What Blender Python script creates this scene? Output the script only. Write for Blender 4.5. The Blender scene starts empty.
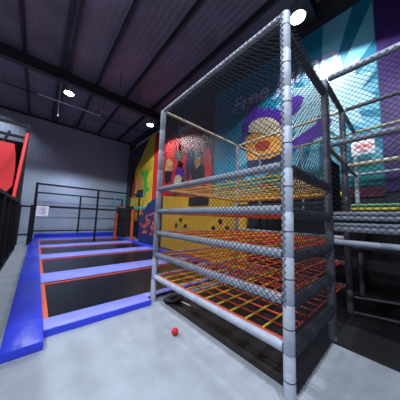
import bpy, bmesh, math, random
from mathutils import Vector, Matrix
from mathutils.geometry import tessellate_polygon
random.seed(4)
S = bpy.context.scene
COL = S.collection
PI = math.pi

# ------------------------------------------------------------------ materials
def mat(name, color, rough=0.6, metal=0.0, bump=0.0, bscale=40.0, var=0.0, vscale=6.0, emit=None, estr=0.0, spec=0.5, wave=None):
    m = bpy.data.materials.new(name); m.use_nodes = True
    nt = m.node_tree; b = nt.nodes['Principled BSDF']
    b.inputs['Base Color'].default_value = (*color, 1)
    b.inputs['Roughness'].default_value = rough
    b.inputs['Metallic'].default_value = metal
    b.inputs['Specular IOR Level'].default_value = spec
    tc = nt.nodes.new('ShaderNodeTexCoord')
    if var:
        n = nt.nodes.new('ShaderNodeTexNoise'); n.inputs['Scale'].default_value = vscale; n.inputs['Detail'].default_value = 5
        nt.links.new(tc.outputs['Object'], n.inputs['Vector'])
        r = nt.nodes.new('ShaderNodeValToRGB')
        r.color_ramp.elements[0].position = 0.3; r.color_ramp.elements[1].position = 0.7
        r.color_ramp.elements[0].color = (*[max(0, c*(1-var)) for c in color], 1)
        r.color_ramp.elements[1].color = (*[min(1, c*(1+var)) for c in color], 1)
        nt.links.new(n.outputs['Fac'], r.inputs['Fac']); nt.links.new(r.outputs['Color'], b.inputs['Base Color'])
    if bump:
        n = nt.nodes.new('ShaderNodeTexNoise'); n.inputs['Scale'].default_value = bscale; n.inputs['Detail'].default_value = 4
        nt.links.new(tc.outputs['Object'], n.inputs['Vector'])
        bp = nt.nodes.new('ShaderNodeBump'); bp.inputs['Strength'].default_value = bump; bp.inputs['Distance'].default_value = 0.02
        nt.links.new(n.outputs['Fac'], bp.inputs['Height']); nt.links.new(bp.outputs['Normal'], b.inputs['Normal'])
    if wave:
        w = nt.nodes.new('ShaderNodeTexWave'); w.bands_direction = wave[0]; w.inputs['Scale'].default_value = wave[1]
        nt.links.new(tc.outputs['Object'], w.inputs['Vector'])
        bp = nt.nodes.new('ShaderNodeBump'); bp.inputs['Strength'].default_value = wave[2]; bp.inputs['Distance'].default_value = 0.03
        nt.links.new(w.outputs['Fac'], bp.inputs['Height']); nt.links.new(bp.outputs['Normal'], b.inputs['Normal'])
    if emit:
        b.inputs['Emission Color'].default_value = (*emit, 1); b.inputs['Emission Strength'].default_value = estr
    return m

M = dict(
    floor=mat('grey rubber floor', (.37,.42,.48), .55, bump=.25, bscale=60, var=.12, vscale=3),
    ceiling=mat('painted roof sheet', (.17,.15,.20), .75, var=.25, vscale=.8, wave=('X', 1.6, .5)),
    backwall=mat('ribbed grey cladding', (.33,.38,.47), .6, var=.08, vscale=.7, wave=('X', 1.5, .22)),
    darkwall=mat('charcoal wall', (.035,.04,.05), .8, var=.2, vscale=2),
    steel=mat('dark roof steel', (.022,.022,.03), .55, bump=.1),
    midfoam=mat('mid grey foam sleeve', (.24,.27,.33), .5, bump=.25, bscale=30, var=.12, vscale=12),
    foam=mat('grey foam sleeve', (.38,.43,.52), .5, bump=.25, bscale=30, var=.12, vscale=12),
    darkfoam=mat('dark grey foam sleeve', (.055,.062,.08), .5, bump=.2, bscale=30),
    olivefoam=mat('olive foam sleeve', (.30,.31,.20), .5, bump=.2, bscale=30),
    creamfoam=mat('cream foam sleeve', (.62,.55,.38), .5, bump=.2, bscale=30),
    yellowfoam=mat('yellow foam sleeve', (.75,.62,.08), .5, bump=.2, bscale=30),
    greenfoam=mat('green foam sleeve', (.16,.42,.22), .5, bump=.2, bscale=30),
    tie=mat('black tie', (.05,.055,.07), .5),
    net=mat('black cord netting', (.012,.014,.02), .9, spec=.15),
    red=mat('orange red rope', (.88,.09,.03), .5, bump=.3, bscale=200),
    yellow=mat('yellow rope', (.90,.66,.06), .55, bump=.3, bscale=200),
    orange=mat('orange rope', (.85,.25,.04), .55, bump=.3, bscale=200),
    green=mat('green rope', (.05,.42,.25), .55, bump=.3, bscale=200),
    blue=mat('blue vinyl', (.03,.06,.78), .30, bump=.6, bscale=5, var=.12, vscale=2),
    lav=mat('lavender vinyl', (.27,.30,.88), .38, bump=.3, bscale=5, var=.08, vscale=2),
    mat=mat('black trampoline fabric', (.006,.008,.014), .28, bump=.05, bscale=90, var=.2, vscale=8, spec=.35),
    edge=mat('orange vinyl edge', (.75,.13,.04), .5),
    burnt=mat('burnt orange vinyl', (.55,.09,.03), .45),
    frame=mat('black steel frame', (.010,.011,.015), .6, spec=.2),
    redpad=mat('red vinyl', (.62,.008,.015), .6, bump=.2, bscale=4),
    fabric=mat('black mesh fabric', (.008,.008,.010), 1, spec=.02),
    paper=mat('white paper', (.75,.73,.85), .7),
    ink=mat('dark ink', (.12,.12,.2), .7),
    white=mat('white vinyl banner', (.80,.82,.85), .6),
    redink=mat('red ink', (.75,.06,.05), .6),
    teal=mat('teal mural print', (.004,.21,.34), .5, var=.2, vscale=.7),
    cyan=mat('light cyan painted glow', (.16,.52,.66), .5),
    pale=mat('pale cyan painted glow', (.42,.70,.78), .5),
    teal2=mat('green teal mural print', (.01,.26,.28), .5),
    maroon=mat('maroon mural print', (.10,.012,.03), .5, var=.25, vscale=1),
    crimson=mat('crimson mural print', (.68,.025,.03), .5),
    myellow=mat('yellow mural print', (.88,.58,.03), .5, var=.25, vscale=1.4),
    purple=mat('purple mural print', (.10,.02,.38), .5, var=.15),
    dpurple=mat('deep purple mural print', (.05,.015,.14), .5, var=.3),
    cream=mat('cream mural print', (.75,.66,.45), .5),
    morange=mat('orange mural print', (.82,.36,.07), .5),
    black=mat('black mural print', (.012,.012,.02), .5),
    navy=mat('navy mural print', (.02,.03,.09), .5),
    tan=mat('tan mural print', (.55,.33,.12), .5),
    mgrey=mat('grey mural print', (.14,.15,.13), .5),
    umber=mat('dark umber painted shade', (.07,.05,.055), .5, var=.3, vscale=1.5),
    mgreen=mat('green mural print', (.08,.55,.06), .5),
    rust=mat('rust mural print', (.42,.05,.02), .5),
    letter=mat('pale lilac lettering', (.55,.50,.70), .5),
    wallyellow=mat('yellow climbing board', (.84,.46,.025), .5, bump=.1, var=.1, vscale=3),
    hole=mat('black hole lining', (.015,.013,.012), .8),
    turq=mat('turquoise vinyl', (.03,.45,.45), .4),
    navypad=mat('navy vinyl', (.015,.03,.12), .45, bump=.2, bscale=5),
    blackmat=mat('black foam mat', (.013,.014,.016), .6, bump=.3, bscale=30),
    tape=mat('white tape', (.7,.72,.75), .5),
    pipe=mat('white painted pipe', (.6,.6,.68), .35),
    lampbody=mat('grey lamp housing', (.25,.25,.28), .4),
    lens=mat('lit lamp lens', (1,1,1), .3, emit=(.85,.9,1), estr=30),
)

# ------------------------------------------------------------------ geometry helpers
def link(name, bm, m, parent=None, smooth=False):
    me = bpy.data.meshes.new(name)
    bmesh.ops.recalc_face_normals(bm, faces=bm.faces)
    bm.to_mesh(me); bm.free()
    me.materials.append(m)
    if smooth:
        for p in me.polygons: p.use_smooth = True
        try: me.set_sharp_from_angle(angle=math.radians(40))
        except Exception: pass
    o = bpy.data.objects.new(name, me); COL.objects.link(o)
    if parent: o.parent = parent
    return o
def empty(name, label, cat, loc=(0,0,0), group=None):
    o = bpy.data.objects.new(name, None); COL.objects.link(o); o.location = loc
    o.empty_display_size = .1
    tag(o, label, cat, group); return o
def tag(o, label, cat, group=None):
    o['label'] = label; o['category'] = cat
    if group: o['group'] = group
    return o
def struct(o): o['kind'] = 'structure'; return o
def box(bm, x0, x1, y0, y1, z0, z1, bev=0):
    b2 = bmesh.new()
    r = bmesh.ops.create_cube(b2, size=1)
    for v in b2.verts:
        v.co = Vector(((x0+x1)/2 + v.co.x*(x1-x0), (y0+y1)/2 + v.co.y*(y1-y0), (z0+z1)/2 + v.co.z*(z1-z0)))
    if bev: bmesh.ops.bevel(b2, geom=b2.edges[:], offset=bev, segments=2, affect='EDGES', profile=.6)
    merge(bm, b2)
def merge(bm, b2):
    mp = {v: bm.verts.new(v.co) for v in b2.verts}
    for f in b2.faces:
        try: bm.faces.new([mp[v] for v in f.verts])
        except ValueError: pass
    b2.free()
def tube(bm, a, b, r, n=12, seam=0, off=(0,0,0)):
    """round bar from a to b; seam > 0 pinches it every seam metres like joined foam sleeves"""
    a = Vector(a)-Vector(off); b = Vector(b)-Vector(off); d = b-a; L = d.length; d.normalize()
    up = Vector((0,0,1)) if abs(d.z) < .9 else Vector((1,0,0))
    u = d.cross(up).normalized(); w = d.cross(u)
    st = [(0, r)]
    if seam:
        k = max(1, round(L/seam))
        for i in range(1, k):
            t = L*i/k; st += [(t-.012, r), (t-.003, r*.86), (t+.003, r*.86), (t+.012, r)]
    st.append((L, r))
    rings = [[bm.verts.new(a + d*t + (u*math.cos(2*PI*j/n) + w*math.sin(2*PI*j/n))*rr) for j in range(n)] for t, rr in st]
    for p, q in zip(rings, rings[1:]):
        for j in range(n): bm.faces.new((p[j], p[(j+1)%n], q[(j+1)%n], q[j]))
    bm.faces.new(rings[0][::-1]); bm.faces.new(rings[-1])
def strand(bm, a, b, r, n=3):
    tube(bm, a, b, r, n)
def net_bm(u0, u1, v0, v1, cell, r, f):
    """diamond netting clipped to the rectangle; f maps (u, v) to a point"""
    bm = bmesh.new()
    for s in (1, -1):
        c0 = (u0 - v1) if s == 1 else (u0 + v0)
        c1 = (u1 - v0) if s == 1 else (u1 + v1)
        c = math.ceil(c0/cell)*cell
        while c < c1:
            # line: u = c + s*v
            va, vb = v0, v1
            lo, hi = (u0-c)*s, (u1-c)*s
            if lo > hi: lo, hi = hi, lo
            va = max(va, lo); vb = min(vb, hi)
            if vb - va > cell*.3: strand(bm, f(c+s*va, va), f(c+s*vb, vb), r)
            c += cell
    return bm
def relt(f, loc):
    return lambda u, v: tuple(p-q for p, q in zip(f(u, v), loc))
def prism_x(bm, pts, x, t):
    """polygon given in (y, z) standing on a plane that faces -X, thickness t"""
    a = [bm.verts.new((x, y, z)) for y, z in pts]
    b = [bm.verts.new((x+t, y, z)) for y, z in pts]
    n = len(pts)
    for tri in tessellate_polygon([[Vector((y, z, 0)) for y, z in pts]]):
        bm.faces.new([a[i] for i in tri]); bm.faces.new([b[i] for i in reversed(tri)])
    for i in range(n): bm.faces.new((a[i], b[i], b[(i+1)%n], a[(i+1)%n]))
def B(name, m, parent, *dims, bev=0):
    bm = bmesh.new(); box(bm, *dims, bev=bev); return link(name, bm, m, parent, smooth=bool(bev))
def T(name, m, parent, a, b, r, n=12, seam=0):
    bm = bmesh.new(); off = parent.location if parent else (0,0,0)
    tube(bm, a, b, r, n, seam, off); return link(name, bm, m, parent, smooth=True)
def text(name, s, m, size, mw, parent=None, ext=.004, shear=0):
    cu = bpy.data.curves.new(name, 'FONT'); cu.body = s; cu.size = size; cu.extrude = ext; cu.shear = shear
    cu.offset = size*.015
    tmp = bpy.data.objects.new(name, cu)
    me = bpy.data.meshes.new_from_object(tmp); bpy.data.objects.remove(tmp)
    me.name = name; me.materials.clear(); me.materials.append(m)
    me.transform(mw)
    o = bpy.data.objects.new(name, me); COL.objects.link(o); o.parent = parent; return o
def on_wall_mx(x, y, z, rot=0):   # text reads along -Y on a plane that faces -X
    base = Matrix(((0,0,-1,x),(-1,0,0,y),(0,1,0,z),(0,0,0,1)))
    return base @ Matrix.Rotation(rot, 4, 'Z')

# ------------------------------------------------------------------ the setting
XL, XR, YF, YB, H = -6.5, 5.8, -6.0, 16.5, 8.2
struct(B('floor', M['floor'], None, XL-.2, XR+.2, YF-.2, YB+.2, -.2, 0))
struct(B('ceiling', M['ceiling'], None, XL-.2, XR+.2, YF-.2, YB+.2, H, H+.2))
struct(B('wall_back', M['backwall'], None, XL-.2, XR+.2, YB, YB+.2, 0, H))
struct(B('wall_right', M['darkwall'], None, XR, XR+.2, YF, YB, 0, H))
struct(B('wall_left', M['darkwall'], None, XL-.2, XL, YF, YB, 0, H))
struct(B('wall_front', M['darkwall'], None, XL-.2, XR+.2, YF-.2, YF, 0, H))
def ibeam(bm, axis, c, z0, z1, w, e0, e1):
    t = .03
    def bx(p0, p1, za, zb):
        if axis == 'X': box(bm, e0, e1, p0, p1, za, zb)
        else: box(bm, p0, p1, e0, e1, za, zb)
    bx(c-w/2, c+w/2, z0, z0+t); bx(c-w/2, c+w/2, z1-t, z1); bx(c-t/2, c+t/2, z0+t, z1-t)
n = 1
for y in (10.05, 1.6, -4.5):
    bm = bmesh.new(); ibeam(bm, 'X', y, 7.52, 7.98, .26, XL, XR)
    for x in (-3.2, .1, 3.3): box(bm, x-.01, x+.01, y-.12, y+.12, 7.55, 7.95)
    struct(link('trim_%d' % n, bm, M['steel'])); n += 1
for x in (-5.6, -4.1, -2.55, -.98, .22, .46, 1.68, 3.12, 4.7):
    bm = bmesh.new(); ibeam(bm, 'Y', x, 7.98, 8.2, .09, YF, YB)
    struct(link('trim_%d' % n, bm, M['steel'])); n += 1
bm = bmesh.new(); box(bm, XL, XR, 16.42, 16.5, 8.0, 8.12); struct(link('trim_%d' % n, bm, M['steel'])); n += 1
bm = bmesh.new(); tube(bm, (XL, 13.1, 8.0), (XR, 13.1, 8.0), .035, 8); struct(link('trim_%d' % n, bm, M['steel'], smooth=True)); n += 1

# sprinkler pipe with a drop, and a pipe along the mural
pz = 6.9
pr_ = empty('sprinkler_pipe', 'thin white pipe crossing below the dark roof beside the left ceiling lamp', 'pipe', (0,10.8,pz))
T('pipe', M['pipe'], pr_, (-.45,10.8,pz), (2.1,10.8,pz), .028, 8)
T('drop_pipe', M['pipe'], pr_, (.32,10.8,pz-.75), (.32,10.8,8.2), .02, 8)
T('support_rod', M['steel'], pr_, (2.0,10.8,pz), (2.0,10.8,8.2), .012, 6)
pp = empty('wall_pipe', 'thin white pipe running along the wall top above the yellow mural', 'pipe', (5.6,12.4,7.3))
T('pipe', M['pipe'], pp, (5.62,9.9,7.32), (5.62,14.6,7.32), .03, 8)
for y in (10.6, 12.4, 14.2): B('clip', M['steel'], pp, 0, .2, y-12.4-.02, y-12.4+.02, -.04, .06)
for i, (x, y, l) in enumerate(((2.32,8.42,.75),(3.32,8.67,.8),(2.3,11.2,.6),(3.25,11.4,.7),(2.25,12.7,.45))):
    o = empty('hanging_rod', ['long thin dark rod hanging from the roof in front of the beam, left of two',
        'long thin dark rod hanging from the roof in front of the beam, right of two',
        'short thin dark rod hanging behind the roof beam, left of two side by side',
        'short thin dark rod hanging behind the roof beam, nearer the right lamp',
        'shortest thin dark rod hanging farthest back near the rear wall'][i], 'rod', (x,y,8.2), 'rods hanging from the roof')
    T('rod', M['steel'], o, (x,y,8.2-l), (x,y,8.2), .014, 6)
    T('hook', M['steel'], o, (x-.05,y,8.2-l), (x+.05,y,8.2-l), .016, 6)

# ceiling lamps (high bay)
def bay(x, y, label, top=8.2, z=6.72):
    o = empty('ceiling_lamp', label, 'lamp', (x,y,z), 'high bay ceiling lamps')
    bm = bmesh.new()
    prof = [(.05,.42),(.07,.30),(.10,.26),(.11,.12),(.16,.02),(.18,0)]
    rg = [[bm.verts.new((r*math.cos(2*PI*j/20), r*math.sin(2*PI*j/20), h)) for j in range(20)] for r, h in prof]
    for p, q in zip(rg, rg[1:]):
        for j in range(20): bm.faces.new((p[j], p[(j+1)%20], q[(j+1)%20], q[j]))
    bm.faces.new(rg[0])
    link('housing', bm, M['lampbody'], o, True)
    bm = bmesh.new()
    c = bmesh.ops.create_cone(bm, cap_ends=True, segments=20, radius1=.165, radius2=.165, depth=.02)
    link('lens', bm, M['lens'], o)
    T('hanger', M['steel'], o, (x,y,z+.42), (x,y,top), .015, 6)
    return o
bay(.57, 9.42, 'bright round ceiling lamp at the left, beside the white cross pipe')
bay(4.35, 9.42, 'bright round ceiling lamp at the right, above the yellow mural')
def light(kind, name, loc, e, color=(.86,.91,1), size=.4, rot=None, **k):
    l = bpy.data.lights.new(name, kind); l.energy = e; l.color = color
    if kind == 'AREA': l.shape = 'DISK'; l.size = size
    else: l.shadow_soft_size = size
    for a, v in k.items(): setattr(l, a, v)
    o = bpy.data.objects.new(name, l); COL.objects.link(o); o.location = loc
    if rot: o.rotation_euler = rot
    return o
LAMP = 1.0
bay(4.5, 1.6, 'ceiling lamp hanging from the roof beam above the play deck, highest in the view', top=7.52)
for x, y, e, sp in ((.57,9.42,650,150),(4.35,9.42,620,150),(4.5,1.6,750,140),(-3.2,9.42,450,150),(-2.6,-1.5,900,150),(.3,-1.2,1050,150),(-2.4,4.0,1100,150)):
    light('SPOT', 'bay_light', (x,y,6.68), e, size=.16, spot_size=math.radians(sp), spot_blend=.12)
light('AREA', 'ceiling_fill', (-1.5,3.0,6.4), 45, size=1.2, rot=(PI,0,0))  # added fill facing up to lift the ceiling, belongs to no lamp
light('SPOT', 'wall_wash', (-2.4,15.0,7.4), 130, spot_size=2.1, spot_blend=.5, size=.2, rot=(math.radians(35),0,0), color=(.75,.82,1))
light('AREA', 'wall_wash', (1.5,14.6,3.9), 60, size=.6, rot=(math.radians(25),0,0), color=(.6,.75,1))  # added fill without a fixture, brightens the lower back wall

# ------------------------------------------------------------------ murals
XM = 5.74
def mural(name, label, y0, y1, z0, z1, m):
    o = empty(name, label, 'mural', (5.77,(y0+y1)/2,z0))
    B('panel', m, o, -.02, .03, -(y1-y0)/2, (y1-y0)/2, 0, z1-z0)
    return o
def shape(parent, name, m, pts, lvl=1):
    bm = bmesh.new(); l = parent.location
    prism_x(bm, [(y-l.y, z-l.z) for y, z in pts], -.02-.006*lvl, .006*lvl)
    return link(name, bm, m, parent)
ym = mural('wall_mural', 'tall yellow mural with green and orange shapes in the far corner', 11.5, 16.45, 1.2, 7.35, M['myellow'])
shape(ym, 'green_shape', M['mgreen'], [(13.47,4.61),(13.58,5.26),(12.98,4.84),(12.5,4.99),(12.16,4.85),(12.4,4.3),(12.33,3.78),(11.8,3.37),(12.26,3.34),(12.7,3.01),(12.94,3.48)])
shape(ym, 'orange_shape', M['morange'], [(14.29,3.84),(14.02,4.53),(13.3,4.66),(12.89,4.22),(12.94,3.48),(13.85,3.48)], 2)
shape(ym, 'dark_shape', M['navy'], [(14.35,3.04),(14.05,3.58),(12.96,3.55),(12.86,2.95)], 2)
shape(ym, 'brown_shape', M['rust'], [(15.6,3.2),(15.3,4.9),(14.7,5.1),(14.4,3.9),(14.7,3.0)])
shape(ym, 'painted_shade', M['umber'], [(16.4,1.3),(16.4,7.3),(12.4,7.3),(13.5,6.3),(14.6,5.3),(15.1,4.2),(15.4,1.3)])  # unlit upper corner of the mural, its shade put into the colour
rm = mural('wall_mural', 'bright red vertical mural strip between the yellow and maroon murals', 9.95, 11.5, 1.2, 7.3, M['crimson'])
mm = mural('wall_mural', 'maroon mural with red, tan and dark shapes behind the cage', 5.68, 9.95, 1.2, 7.3, M['maroon'])
shape(mm, 'red_field', M['crimson'], [(9.94,6.4),(8.9,6.5),(8.3,5.6),(8.6,3.0),(9.94,3.0)], 1)
shape(mm, 'pink_field', M['rust'], [(8.5,6.4),(7.2,6.3),(6.3,5.2),(5.75,3.9),(5.72,2.4),(8.5,2.4)], 1)
shape(mm, 'round_shape', M['redink'], [(10.1-.2,5.68),(9.9,6.23),(9.64,6.38),(8.94,6.05),(8.68,5.43),(8.97,5.14),(9.4,5.11),(9.9,5.25)], 2)
shape(mm, 'tan_shape', M['tan'], [(9.9,4.74),(9.86,5.09),(9.4,5.11),(9.04,4.79),(9.11,4.32),(9.55,4.27),(9.9,4.42)], 2)
shape(mm, 'black_shape', M['black'], [(9.9,4.44),(9.1,4.26),(9.16,3.67),(9.59,3.6),(9.9,3.74)], 2)
shape(mm, 'green_shape', M['mgrey'], [(8.88,5.3),(8.58,5.46),(8.18,5.24),(8.15,4.83),(8.53,4.74),(8.85,4.93)], 3)
shape(mm, 'rust_shape', M['crimson'], [(9.17,3.85),(8.84,4.87),(8.32,4.64),(7.99,5.19),(7.6,4.7),(7.38,4.02),(7.18,3.46),(7.69,3.48),(8.0,4.12),(8.24,3.6),(9.03,3.47)], 2)
shape(mm, 'violet_shape', M['purple'], [(8.5,4.44),(7.91,4.16),(7.79,3.76),(8.44,3.74),(8.78,4.14)], 3)
shape(mm, 'grey_shape', M['mgrey'], [(7.09,4.48),(7.11,4.91),(6.73,4.97),(6.49,4.7),(6.54,4.27),(6.83,4.07),(7.07,4.17)], 3)
shape(mm, 'dark_shape', M['black'], [(7.29,3.89),(7.5,4.9),(7.05,5.0),(6.83,4.17),(6.47,4.25),(6.24,3.81),(6.29,3.44),(7.18,3.46)], 2)
shape(mm, 'yellow_shape', M['cream'], [(8.84,3.68),(8.66,3.95),(8.27,3.94),(8.06,3.69),(8.23,3.43),(8.72,3.44)], 4)
shape(mm, 'black_shape', M['black'], [(8.6,4.5),(8.35,4.75),(8.0,4.5),(8.1,3.9),(7.7,3.3),(8.7,3.2)], 2)
shape(mm, 'navy_shape', M['navy'], [(7.7,4.9),(7.45,5.3),(7.15,5.2),(7.2,4.4),(7.5,3.3),(7.75,3.8)], 3)
shape(mm, 'crimson_shape', M['crimson'], [(6.3,4.6),(6.0,4.9),(5.8,4.4),(5.8,3.2),(6.2,3.3)], 2)
shape(mm, 'tan_shape', M['tan'], [(7.0,4.5),(6.6,4.6),(6.55,4.2),(6.85,4.0)], 4)
text('lettering', 'limit', M['letter'], .75, on_wall_mx(-.03, 8.7-mm.location.y, 6.3-1.2, .02), mm, shear=.2)
tm = mural('wall_mural', 'large teal mural with lettering and a purple spiky design', .3, 5.68, 2.45, 7.3, M['teal'])
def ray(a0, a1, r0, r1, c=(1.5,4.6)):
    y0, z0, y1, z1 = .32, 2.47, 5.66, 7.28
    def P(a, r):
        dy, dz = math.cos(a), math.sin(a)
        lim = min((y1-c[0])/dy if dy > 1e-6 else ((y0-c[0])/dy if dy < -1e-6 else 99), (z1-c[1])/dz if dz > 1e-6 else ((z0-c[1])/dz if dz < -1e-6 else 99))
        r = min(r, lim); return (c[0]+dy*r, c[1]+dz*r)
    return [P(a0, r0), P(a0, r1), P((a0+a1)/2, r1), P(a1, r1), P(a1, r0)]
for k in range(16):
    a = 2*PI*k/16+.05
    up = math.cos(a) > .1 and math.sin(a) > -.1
    shape(tm, 'painted_light_ray', M['cyan'], ray(a, a+.24, .2, 1.5 if up else 2.9))  # lamp-lit middle of the mural put into lighter painted rays
shape(tm, 'painted_glow', M['pale'], [(1.25+(1.5 if k % 2 else 1.0)*math.cos(PI*k/12)*(.62 if math.cos(PI*k/12) < 0 else 1), 4.9+(1.25 if k % 2 else .85)*math.sin(PI*k/12)) for k in range(24)], 2)  # painted glow: light on the mural's middle put into a pale shape
shape(tm, 'lower_band', M['teal2'], [(5.66,2.47),(5.66,3.1),(.32,2.95),(.32,2.47)], 2)
shape(tm, 'navy_shape', M['navy'], [(3.92,3.87),(3.01,3.7),(2.56,3.83),(2.54,3.17),(3.87,3.25)], 3)
shape(tm, 'orange_shape', M['morange'], [(3.98,4.71),(3.54,4.8),(2.83,4.63),(2.56,4.33),(2.57,3.76),(3.01,3.66),(3.88,3.78),(4.01,4.21)], 4)
shape(tm, 'purple_burst', M['purple'], [(4.11,4.72),(4.12,5.37),(3.94,5.47),(3.81,5.94),(3.59,6.0),(3.43,5.57),(3.31,5.67),(3.19,5.46),(3.04,5.54),(2.93,5.35),(2.79,5.36),(2.49,5.09),(2.48,5.33),(2.29,5.51),(2.02,5.44),(1.91,5.32),(2.03,5.02),(2.33,4.82),(2.31,4.25),(2.25,4.07),(1.62,4.35),(1.56,4.57),(1.39,4.61),(1.23,4.32),(1.48,3.98),(2.17,3.79),(2.29,3.6),(2.5,3.55),(2.53,4.49),(3.0,4.94),(3.59,5.17)], 5)
shape(tm, 'purple_spike', M['purple'], [(4.3,4.44),(4.25,4.76),(4.06,4.46),(3.97,4.2)], 5)
shape(tm, 'cream_band', M['cream'], [(3.84,4.87),(3.85,5.11),(3.67,5.24),(3.42,5.26),(3.15,5.19),(2.89,5.04),(2.69,4.82),(2.59,4.51),(2.62,4.32),(3.3,4.65)], 6)
shape(tm, 'dark_oval', M['rust'], [(3.58,4.28),(3.42,4.35),(3.15,4.34),(2.97,4.22),(3.04,4.02),(3.26,3.98),(3.5,4.07)], 6)
text('lettering', 'Free Jump', M['letter'], .86, on_wall_mx(-.03, 4.62-tm.location.y, 5.93-2.45, 0), tm, shear=.15)
pm = mural('wall_mural', 'deep purple mural panel at the right edge', -2.6, .3, 2.3, 7.3, M['dpurple'])
lm_ = mural('wall_mural', 'dark maroon strip below the teal mural', .3, 5.68, 2.2, 2.44, M['maroon'])

# ------------------------------------------------------------------ trampoline court
X0, X1 = .2, 4.25
pads = [(3.13,3.46),(5.25,6.0),(7.96,8.75),(10.57,11.35),(13.2,13.95)]
words = ['nearest','second nearest','third','fourth','farthest']
for i in range(4):
    y0, y1 = pads[i][1]-.05, pads[i+1][0]+.05
    t = empty('trampoline', 'long black trampoline bed, %s from the front, edged in orange' % ['nearest','second','third','fourth'][i], 'trampoline', (X0,y0,0), 'trampoline beds')
    W, L = X1-X0, y1-y0
    bm = bmesh.new(); box(bm, 0, W, 0, .05, 0, .03); box(bm, 0, W, L-.05, L, 0, .03); box(bm, 0, .05, .05, L-.05, 0, .03); box(bm, W-.05, W, .05, L-.05, 0, .03)
    link('frame', bm, M['frame'], t)
    bm = bmesh.new(); box(bm, .05, W-.05, .05, L-.05, .022, .036); link('jumping_mat', bm, M['mat'], t)
    B('edge_strip', M['edge'], t, .0, .065, .05, L-.02, .037, .06)
    B('edge_strip', M['edge'], t, .065, W-.02, L-.11, L-.05, .037, .05)
for i, (y0, y1) in enumerate(pads):
    bm = bmesh.new()
    if i == 0:
        box(bm, 0, 1.47, 0, y1-y0, .062, .09, bev=.01); box(bm, 1.45, X1-X0, .17, y1-y0, .062, .09, bev=.01)
    else: box(bm, 0, X1-X0, 0, y1-y0, .062, .09, bev=.01)
    o = link('safety_pad', bm, M['lav'], None, True)
    o.location = (X0,y0,0)
    tag(o, ['lavender safety pad along the front edge of the trampolines, the nearest',
            'lavender safety pad between the nearest and the second trampoline',
            'lavender safety pad between the second and the third trampoline',
            'lavender safety pad between the third and the fourth trampoline',
            'lavender safety pad behind the farthest trampoline'][i], 'safety pad', 'lavender cross pads')
    if i == 0: B('skirt', M['blue'], o, 0, 1.47, -.02, .0, 0, .085)
    else:
        B('underlay', M['frame'], o, .02, X1-X0-.02, .08, y1-y0-.08, 0, .06)
ys = [2.85,5.5,8.3,11.1,13.95]
for i in range(4):
    for s, (xa, xb) in enumerate(((-.16,.2),(X1,4.6))):
        ya = ys[i] if (s == 0 or i) else 3.3
        xa += s*.005
        o = B('side_pad', M['blue'], None, 0, xb-xa, 0, ys[i+1]-ya-.01, 0, .10, bev=.015)
        o.location = (xa, ya, 0)
        tag(o, '%s blue vinyl pad along the %s side of the trampolines' % (['nearest','second','third','farthest'][i], ['left','right'][s]), 'safety pad', ['blue pads on the left side','blue pads on the right side'][s])
o = B('end_pad', M['blue'], None, 0, 4.42, 0, .9, 0, .11, bev=.02); o.location = (-.16,13.96,0)
tag(o, 'dark blue vinyl pad across the far end of the trampolines', 'safety pad')
o = B('upright_pad', M['blue'], None, 0, 4.5, 0, .08, 0, .32, bev=.02); o.location = (0,14.9,0)
tag(o, 'low upright blue pad behind the far end of the trampolines', 'safety pad')

# ------------------------------------------------------------------ climbing cage
XA, XC, XE, YN, YA = 1.76, 3.10, 4.24, .75, 3.22
R_ = .048
cage = empty('climbing_cage', 'tall netted climbing cage of grey foam posts and rails with rope levels', 'climbing frame', ((XA+XE)/2,(YN+YA)/2,0))
def P(name, a, b, r=R_, m='foam', seam=.42, par=None): return T(name, M[m], par or cage, a, b, r, 14, seam)
TOP = 3.72
P('post', (XA,YA,0), (XA,YA,TOP), .052)
P('post', (XA,YN,0), (XA,YN,TOP), .050)
P('post', (XC,YN,0), (XC,YN,TOP), .046, 'midfoam')
P('post', (XE,YN,0), (XE,YN,TOP), .05, 'darkfoam')
P('post', (XE,YA,0), (XE,YA,TOP), .05)
LV = [.45,.85,1.255,1.67,2.10]
for z in LV + [TOP]:
    r = .045 if z < TOP else .035
    P('rail', (XA,YN+.05,z), (XA,YA-.05,z), r)
for z in (.45,.85,1.255,2.10,TOP):
    P('rail', (XA+.05,YA,z), (XE-.05,YA,z), .035 if z < 2 else .03, 'foam' if z < 2 else 'creamfoam')
for z in (.45,.85,1.30): P('rail', (XE,YN+.05,z), (XE,YA-.05,z), .035)
P('rail', (XE,YN+.05,TOP), (XE,YA-.05,TOP), .032, 'creamfoam')
P('rail', (XE,YN+.05,2.10), (XE,YA-.05,2.10), .05, 'yellowfoam')
P('rail', (XE,YN+.05,1.95), (XE,YA-.05,1.95), .04, 'darkfoam')
for z in LV: P('rail', (XA+.05,YN,z-.03), (XC-.04,YN,z-.03), .055, 'darkfoam')
P('rail', (XA+.05,YN,3.50), (XC-.04,YN,3.50), .045, 'darkfoam')
P('rail', (XC+.04,YN,TOP), (XE-.04,YN,TOP), .04, 'darkfoam')
P('rail', (XC+.04,YN,2.69), (XE-.04,YN,2.69), .032, 'olivefoam')
B('black_panel', M['fabric'], cage, XC+.12-cage.location.x, XE-.12-cage.location.x, YN+.05-cage.location.y, YN+.08-cage.location.y, 1.75, 2.62)
# cable ties on the near posts
for x, y, r, n_ in ((XA,YN,.0525,9),(XC,YN,.0485,9)):
    for k in range(n_):
        z = .21+.42*k
        T('tie', M['tie'], cage, (x,y,z-.004), (x,y,z+.004), r, 14)
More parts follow.
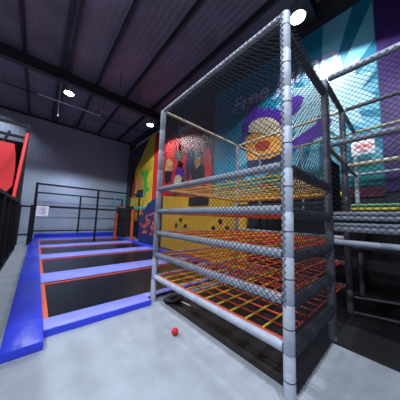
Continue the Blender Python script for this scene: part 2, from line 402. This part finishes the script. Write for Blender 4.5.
# rope levels
def ropes(z, m1, m2, cell, r, shift=0):
    l = cage.location
    bm = bmesh.new()
    x0, x1, y0, y1 = XA+.07, XE-.06, YN+.08, YA-.06
    rr = r*1.1; off = l
    for a, b in (((x0,y0,z),(x1,y0,z)),((x1,y0,z),(x1,y1,z)),((x1,y1,z),(x0,y1,z)),((x0,y1,z),(x0,y0,z))): tube(bm, a, b, rr, 6, 0, off)
    nx = int((x1-x0)/cell); ny = int((y1-y0)/cell)
    for i in range(1, nx):       # knots where the ropes cross
        for j in range(1, ny):
            x = x0+(x1-x0)*i/nx; y = y0+(y1-y0)*j/ny
            tube(bm, (x-.015,y-.015,z+.002), (x+.015,y+.015,z+.008), r*1.25, 5, 0, off)
    p = link('rope_net', bm, M[m1[0]], cage, True)
    for i in range(1, nx):
        x = x0+(x1-x0)*i/nx; sag = .01*math.sin(i*2.1+z)
        bm = bmesh.new(); tube(bm, (x,y0,z), (x+sag,(y0+y1)/2,z-.012), r, 6, 0, off); tube(bm, (x+sag,(y0+y1)/2,z-.012), (x,y1,z), r, 6, 0, off)
        o = link('rope', bm, M[m1[i % len(m1)]], p, True)
    for j in range(1, ny):
        y = y0+(y1-y0)*j/ny
        bm = bmesh.new(); tube(bm, (x0,y,z+.010), (x1,y+.01*math.cos(j*1.7),z+.010), r, 6, 0, off)
        o = link('rope', bm, M[m2[j % len(m2)]], p, True)
ropes(.47, ['red'], ['yellow'], .205, .0105)
ropes(.87, ['red'], ['yellow','orange'], .20, .0105)
ropes(1.27, ['red','orange'], ['red','yellow'], .20, .0105)
ropes(1.63, ['red'], ['red','orange'], .22, .0105)
ropes(2.09, ['orange','yellow','yellow'], ['orange','yellow','green'], .20, .008)
# netting, outside the rails
def netp(f, u0, u1, v0, v1, cell=.060, r=.0033, par=None):
    par = par or cage
    return link('netting', net_bm(u0, u1, v0, v1, cell, r, relt(f, par.location)), M['net'], par)
netp(lambda u, v: (XA-.053,u,v), YN, YA, .80, TOP)
netp(lambda u, v: (u,YA+.055,v), XA, XE, .10, TOP, .07)
netp(lambda u, v: (u,YN-.06,v), XA, XC, .12, 3.5)
netp(lambda u, v: (XE+.06,u,v), YN, YA, 1.9, TOP, .07)
netp(lambda u, v: (u,v,TOP+.045), XA, XE, YN, YA, .07)

# ------------------------------------------------------------------ neighbouring play structure
ps = empty('play_structure', 'grey railed and netted play deck beside the right of the climbing cage', 'climbing frame', (4.3,0,0))
YS, XG = -1.6, 5.47
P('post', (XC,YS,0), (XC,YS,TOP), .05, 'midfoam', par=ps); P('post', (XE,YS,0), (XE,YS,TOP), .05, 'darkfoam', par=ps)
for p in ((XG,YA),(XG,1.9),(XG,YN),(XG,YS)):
    P('post', (*p,1.86), (*p,TOP), .042, 'midfoam', par=ps); P('post', (*p,0), (*p,1.86), .045, 'darkfoam', par=ps)  # lower lengths darker: shade under the deck put into the foam colour
for z, r, m in ((TOP,.045,'midfoam'),(2.69,.04,'midfoam'),(1.69,.028,'midfoam'),(1.63,.030,'midfoam'),(1.545,.026,'midfoam'),(1.485,.034,'midfoam'),(1.31,.036,'midfoam')):
    P('rail', (XC,YS,z), (XC,YN-.06,z), r, m, par=ps)
for z, m in ((TOP,'darkfoam'),(2.63,'creamfoam')): P('rail', (XE,YS,z), (XE,YN-.06,z), .036, m, par=ps)
P('rail', (XE,YS,1.82), (XE,YN-.06,1.82), .028, 'yellowfoam', par=ps)
P('rail', (XE+.1,YS,1.89), (XE+.1,YN-.06,1.89), .03, 'greenfoam', par=ps)
for z, m in ((TOP,'olivefoam'),(2.69,'midfoam')): P('rail', (XG,YS,z), (XG,YA-.05,z), .034, m, par=ps)
P('rail', (XE+.06,YA,TOP), (XG-.05,YA,TOP), .03, 'creamfoam', par=ps)
P('rail', (XE+.06,YN,TOP), (XG-.05,YN,TOP), .035, 'darkfoam', par=ps)
P('rail', (XE+.06,YN,2.66), (XG-.05,YN,2.66), .03, 'midfoam', par=ps)
B('deck', M['blackmat'], ps, XC+.06-4.3, XE-.06-4.3, YS, YN-.1, 1.50, 1.62)
B('deck', M['blackmat'], ps, XE+.08-4.3, XG-.06-4.3, YS, YA-.1, 1.72, 1.84)
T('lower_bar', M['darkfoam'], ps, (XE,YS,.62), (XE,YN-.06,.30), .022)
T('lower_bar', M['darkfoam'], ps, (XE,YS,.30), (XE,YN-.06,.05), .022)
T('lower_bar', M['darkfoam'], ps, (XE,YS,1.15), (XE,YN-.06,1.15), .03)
netp(lambda u, v: (XC-.052,u,v), YS, YN-.02, 1.46, TOP, .07, .0036, ps)
netp(lambda u, v: (XG+.05,u,v), YS, YA, 1.9, TOP, .08, .003, ps)
bn = empty('wall_banner', 'small white banner with red script behind the netting at the right', 'sign', (5.40,.61,3.14))
B('sheet', M['white'], bn, .02, .035, -.2, .2, 0, .40)
text('lettering', 'Safety', M['redink'], .15, on_wall_mx(.015, .17, .15, .0), bn, ext=.002, shear=.4)
text('small_lettering', 'first', M['redink'], .075, on_wall_mx(.015, .06, .06, .0), bn, ext=.002, shear=.3)
# dark padded wall and storage below the decks
uw = empty('back_panel', 'black padded panel closing the space under the play deck', 'panel', (5.62,.8,0))
for k in range(4): B('pad', M['blackmat'], uw, 0, .08, -2.4+k*1.2, -1.22+k*1.2, .02, 1.9, bev=.02)

# yellow climbing board with holes
YW = empty('climbing_wall', 'yellow board wall with black holes and a dark slot behind the cage', 'climbing wall', (4.75,5.3,0))
def board():
    bm = bmesh.new(); prism_x(bm, [(-2.05,.1),(2.95,.1),(2.95,2.64),(-2.05,2.18)], 0, .09); return bm
link('board', board(), M['wallyellow'], YW)
def disc(name, y, z, r, m):
    bm = bmesh.new(); tube(bm, (-.012,y-5.3,z), (.0,y-5.3,z), r, 14); link(name, bm, m, YW)
    bm = bmesh.new()
for c in ((6.95,1.22),(6.62,1.47),(6.28,1.22),(4.62,1.22),(4.30,1.48),(3.98,1.24)): disc('hole', *c, .10, M['hole'])
B('slot', M['hole'], YW, -.012, 0, 4.9-5.3, 6.1-5.3, 2.05, 2.42)
B('red_cap', M['redpad'], YW, .0, .1, 2.1, 2.9, 2.64, 2.85)

# ------------------------------------------------------------------ floor items near the cage
o = B('floor_mat', M['blackmat'], None, 0, 3.7, 0, 2.32, 0, .03, bev=.008); o.location = (1.9,.75,0)
tag(o, 'black floor mat lying under the climbing cage', 'mat')
o = B('floor_mat', M['blackmat'], None, 0, 2.6, 0, 2.4, 0, .03, bev=.006); o.location = (3.05,-1.66,0)
tag(o, 'black floor mat lying under the play deck at the right', 'mat')
bm = bmesh.new(); bmesh.ops.create_icosphere(bm, subdivisions=3, radius=1)
for v in bm.verts:
    v.co = Vector((v.co.x*.20*(1+.12*math.sin(5*v.co.y)), v.co.y*.13*(1+.1*math.cos(4*v.co.x)), max(-.045, v.co.z*.055+.012*math.sin(6*v.co.x))))
wb = link('weight_bag', bm, M['blackmat'], None, True); wb.location = (2.04,2.95,.076)
tag(wb, 'black lumpy weight bag lying at the foot of the front left cage post', 'bag')
o = B('tape_strip', M['tape'], None, 0, .03, 0, .42, 0, .004); o.location = (2.15,2.62,.03); o.rotation_euler = (0,0,.12)
tag(o, 'short white tape strip on the black mat beside the weight bag', 'tape')
bm = bmesh.new()
bmesh.ops.create_uvsphere(bm, u_segments=20, v_segments=12, radius=.045)
o = link('ball', bm, M['redpad'], None, True); o.location = (1.53,2.15,.045)
tag(o, 'small red ball lying on the grey floor in front of the cage', 'ball')

# ------------------------------------------------------------------ black frames at the far end
def frame(name, label, y, xs, rails, h, netz=None):
    o = empty(name, label, 'fence', (xs[0],y,0))
    for x in xs: B('post', M['frame'], o, x-xs[0]-.05, x-xs[0]+.05, -.035, .035, (.0 if y != 12.45 or x > 4.7 else .038 if x > 1 else .102), h)
    for z, t in rails: B('rail', M['frame'], o, .035, xs[-1]-xs[0]-.035, -.025, .025, z-t, z+t)
    if netz: netp(lambda u, v: (u, y+.035, v), xs[0], xs[-1], *netz, .12, .004, o)
    return o
frame('safety_fence', 'black steel net frame with tall posts standing across the trampolines', 12.45, [-.11,2.70,5.3], [(3.05,.045),(1.90,.055)], 3.1, (.1,3.05))
frame('safety_fence', 'lower black steel frame standing behind the trampolines by the grey wall', 15.6, [-.1,2.28,5.2], [(2.86,.045),(1.95,.03),(.42,.04)], 2.88)
lf = frame('safety_fence', 'short black barrier between the left railing and the tall net frame', 12.3, [-1.5,-.62,-.2], [(1.86,.04),(.5,.035)], 1.95)
ns = empty('notice', 'white paper notice fixed to the tall black net frame', 'notice', (.2,12.36,1.40))
B('sheet', M['paper'], ns, -.23, .25, 0, .012, 0, .52)
bm = bmesh.new()
for k in range(5): box(bm, -.2+.02*(k%2), .12+.03*(k%3), -.006, -.001, .1+.075*k, .12+.075*k)
link('text_lines', bm, M['ink'], ns)

# left black railing along the walkway
rl = empty('walkway_railing', 'black mesh railing along the left walkway', 'railing', (-.62,7,0))
B('mesh_panel', M['fabric'], rl, -.03, .0, -4.5, 4.3, .03, 1.95)
B('top_rail', M['frame'], rl, -.05, .03, -4.5, 4.3, 1.95, 2.03)
B('bottom_rail', M['frame'], rl, .0, .05, -4.5, 4.3, 0, .07)
for k in range(8): B('post', M['frame'], rl, .0, .05, -4.4+k*1.22, -4.34+k*1.22, 0, 1.95)
# tall black gantry with red pads
gt = empty('gantry_frame', 'tall black steel frame above the left railing carrying red pads', 'frame', (-.62,10.8,0))
B('post', M['frame'], gt, -.05, .07, -.05, .07, 0, 5.35)
B('post', M['frame'], gt, -4.0, -3.88, -.05, .07, 0, 5.35)
B('beam', M['frame'], gt, -3.88, -.05, -.04, .04, 5.22, 5.34)
B('beam', M['frame'], gt, -3.88, -.05, -.04, .04, 4.70, 4.80)
B('beam', M['frame'], gt, -3.88, -.05, -.04, .04, 2.1, 2.2)
T('brace', M['frame'], gt, (-1.5,10.8,3.6), (-1.15,10.8,4.9), .05, 8)
T('brace', M['frame'], gt, (-1.9,10.8,4.9), (-1.5,10.8,3.6), .05, 8)
bm = bmesh.new()
pts = [(-1.0,2.3),(-1.0+.17,2.6),(-.82,3.3),(-.86,3.9),(-.93,4.3),(-4.4,4.3),(-4.4,2.3)]
a = [bm.verts.new((x+.62,0,z)) for x, z in pts]; b = [bm.verts.new((x+.62,.14,z)) for x, z in pts]
bm.faces.new(a); bm.faces.new(b[::-1])
for i in range(len(pts)): bm.faces.new((a[i], b[i], b[(i+1)%len(pts)], a[(i+1)%len(pts)]))
rp = link('red_screen', bm, M['redpad'], gt); rp.location = (0,-.4,0)
bm = bmesh.new(); tube(bm, (-.02,-1.9,2.05), (.02,-.35,4.85), .05, 12); link('red_pad', bm, M['redpad'], gt, True)
bm = bmesh.new(); box(bm, -3.9, -.02, .3, .4, 2.0, 4.62); link('dark_backing', bm, M['fabric'], gt)

# ------------------------------------------------------------------ far right corner: hoop, posts, patterned pads
hp = empty('basketball_hoop', 'turquoise framed backboard with an orange rim at the far corner', 'basketball hoop', (4.3,13.4,2.15))
B('frame_side', M['turq'], hp, -.36,-.30,-.03,.03,0,.9)
B('frame_side', M['turq'], hp, .30,.36,-.03,.03,0,.9)
B('frame_bottom', M['turq'], hp, -.36,.36,-.03,.03,-.06,0)
B('frame_top', M['turq'], hp, -.36,.36,-.03,.03,.9,.95)
bm = bmesh.new()
pr0 = [(.28*math.cos(2*PI*k/16), -.32+.28*math.sin(2*PI*k/16), .0) for k in range(16)]
for k in range(16): tube(bm, pr0[k], pr0[(k+1)%16], .03, 6)
link('rim', bm, M['edge'], hp, True)
T('pole', M['frame'], hp, (4.3,13.46,.102), (4.3,13.46,2.1), .05)
bp = [(4.0,12.9,1.75,.09,'slim orange padded post under the turquoise backboard'),(4.78,12.1,2.0,.10,'orange padded post beside the black locker, nearer the patterned wall')]
for x, y, h, r, lb in bp:
    o = empty('padded_post', lb, 'post', (x,y,.038 if x < 4.2 else 0), 'orange padded posts')
    T('pad', M['burnt'], o, (x,y,.12), (x,y,h), r, 14, .6)
    bm = bmesh.new(); box(bm, -.16, .16, -.16, .16, 0, .12, bev=.02); link('base', bm, M['burnt'], o)
o = empty('black_locker', 'black cabinet between the two orange posts', 'cabinet', (5.1,14.3,0))
B('body', M['frame'], o, -.6,.5,-.3,.3,.0,2.3)
B('door', M['blackmat'], o, -.56,-.05,-.33,-.3,.05,2.2); B('door', M['blackmat'], o, -.03,.46,-.33,-.3,.05,2.2)
o = B('beam_pad', M['turq'], None, 0, .14, 0, 3.0, 0, .14, bev=.03); o.location = (4.72,8.9,2.02)
tag(o, 'turquoise padded beam on top of the patterned navy wall', 'pad')
nw = empty('patterned_wall', 'navy padded wall with orange squiggle patterns at the trampoline side', 'padded wall', (4.68,8.2,0))
bm = bmesh.new(); prism_x(bm, [(.12,.0),(2.6,.0),(2.7,1.5),(2.3,2.0),(.12,2.0)], 0, .25); link('pad_body', bm, M['navypad'], nw)
bm = bmesh.new(); prism_x(bm, [(.12,2.0),(1.9,2.0),(1.6,2.3),(1.0,2.5),(.4,2.6),(.12,2.6)], 0, .25); link('top_pad', bm, M['navypad'], nw)
random.seed(11)
for k in range(34):
    y = random.uniform(.35, 2.4); z = random.uniform(.55, 1.9)
    bm = bmesh.new(); a0 = random.uniform(0, 6); q = []
    for s in range(6): q.append((-.012, y+.13*math.cos(a0+s*.8), z+.09*math.sin(a0+s*.8)*(.6+.1*s)))
    for s in range(5): tube(bm, q[s], q[s+1], .024, 6)
    link('squiggle', bm, M['edge'], nw, True)

# ------------------------------------------------------------------ world, camera, view
w = bpy.data.worlds.new('World'); S.world = w; w.use_nodes = True
w.node_tree.nodes['Background'].inputs[0].default_value = (.02,.025,.04,1)
cam = bpy.data.cameras.new('camera'); co = bpy.data.objects.new('camera', cam); COL.objects.link(co)
yaw, pit, rol = (math.radians(v) for v in (41.37,5.74,2.008))
F = Vector((math.sin(yaw)*math.cos(pit), math.cos(yaw)*math.cos(pit), math.sin(pit)))
r = Vector((math.cos(yaw), -math.sin(yaw), 0)); u = r.cross(F)
Rv = math.cos(rol)*r + math.sin(rol)*u; Uv = math.cos(rol)*u - math.sin(rol)*r
m = Matrix.Identity(4)
for i in range(3): m[i][0] = Rv[i]; m[i][1] = Uv[i]; m[i][2] = -F[i]
m.translation = (0,0,1.56); co.matrix_world = m
cam.sensor_width = 36; cam.lens = 36*183.9/400; cam.clip_start = .05; cam.clip_end = 100
S.camera = co
S.view_settings.view_transform = 'Standard'; S.view_settings.look = 'None'; S.view_settings.gamma = 1
S.view_settings.use_curve_mapping = False; S.view_settings.exposure = 0.0
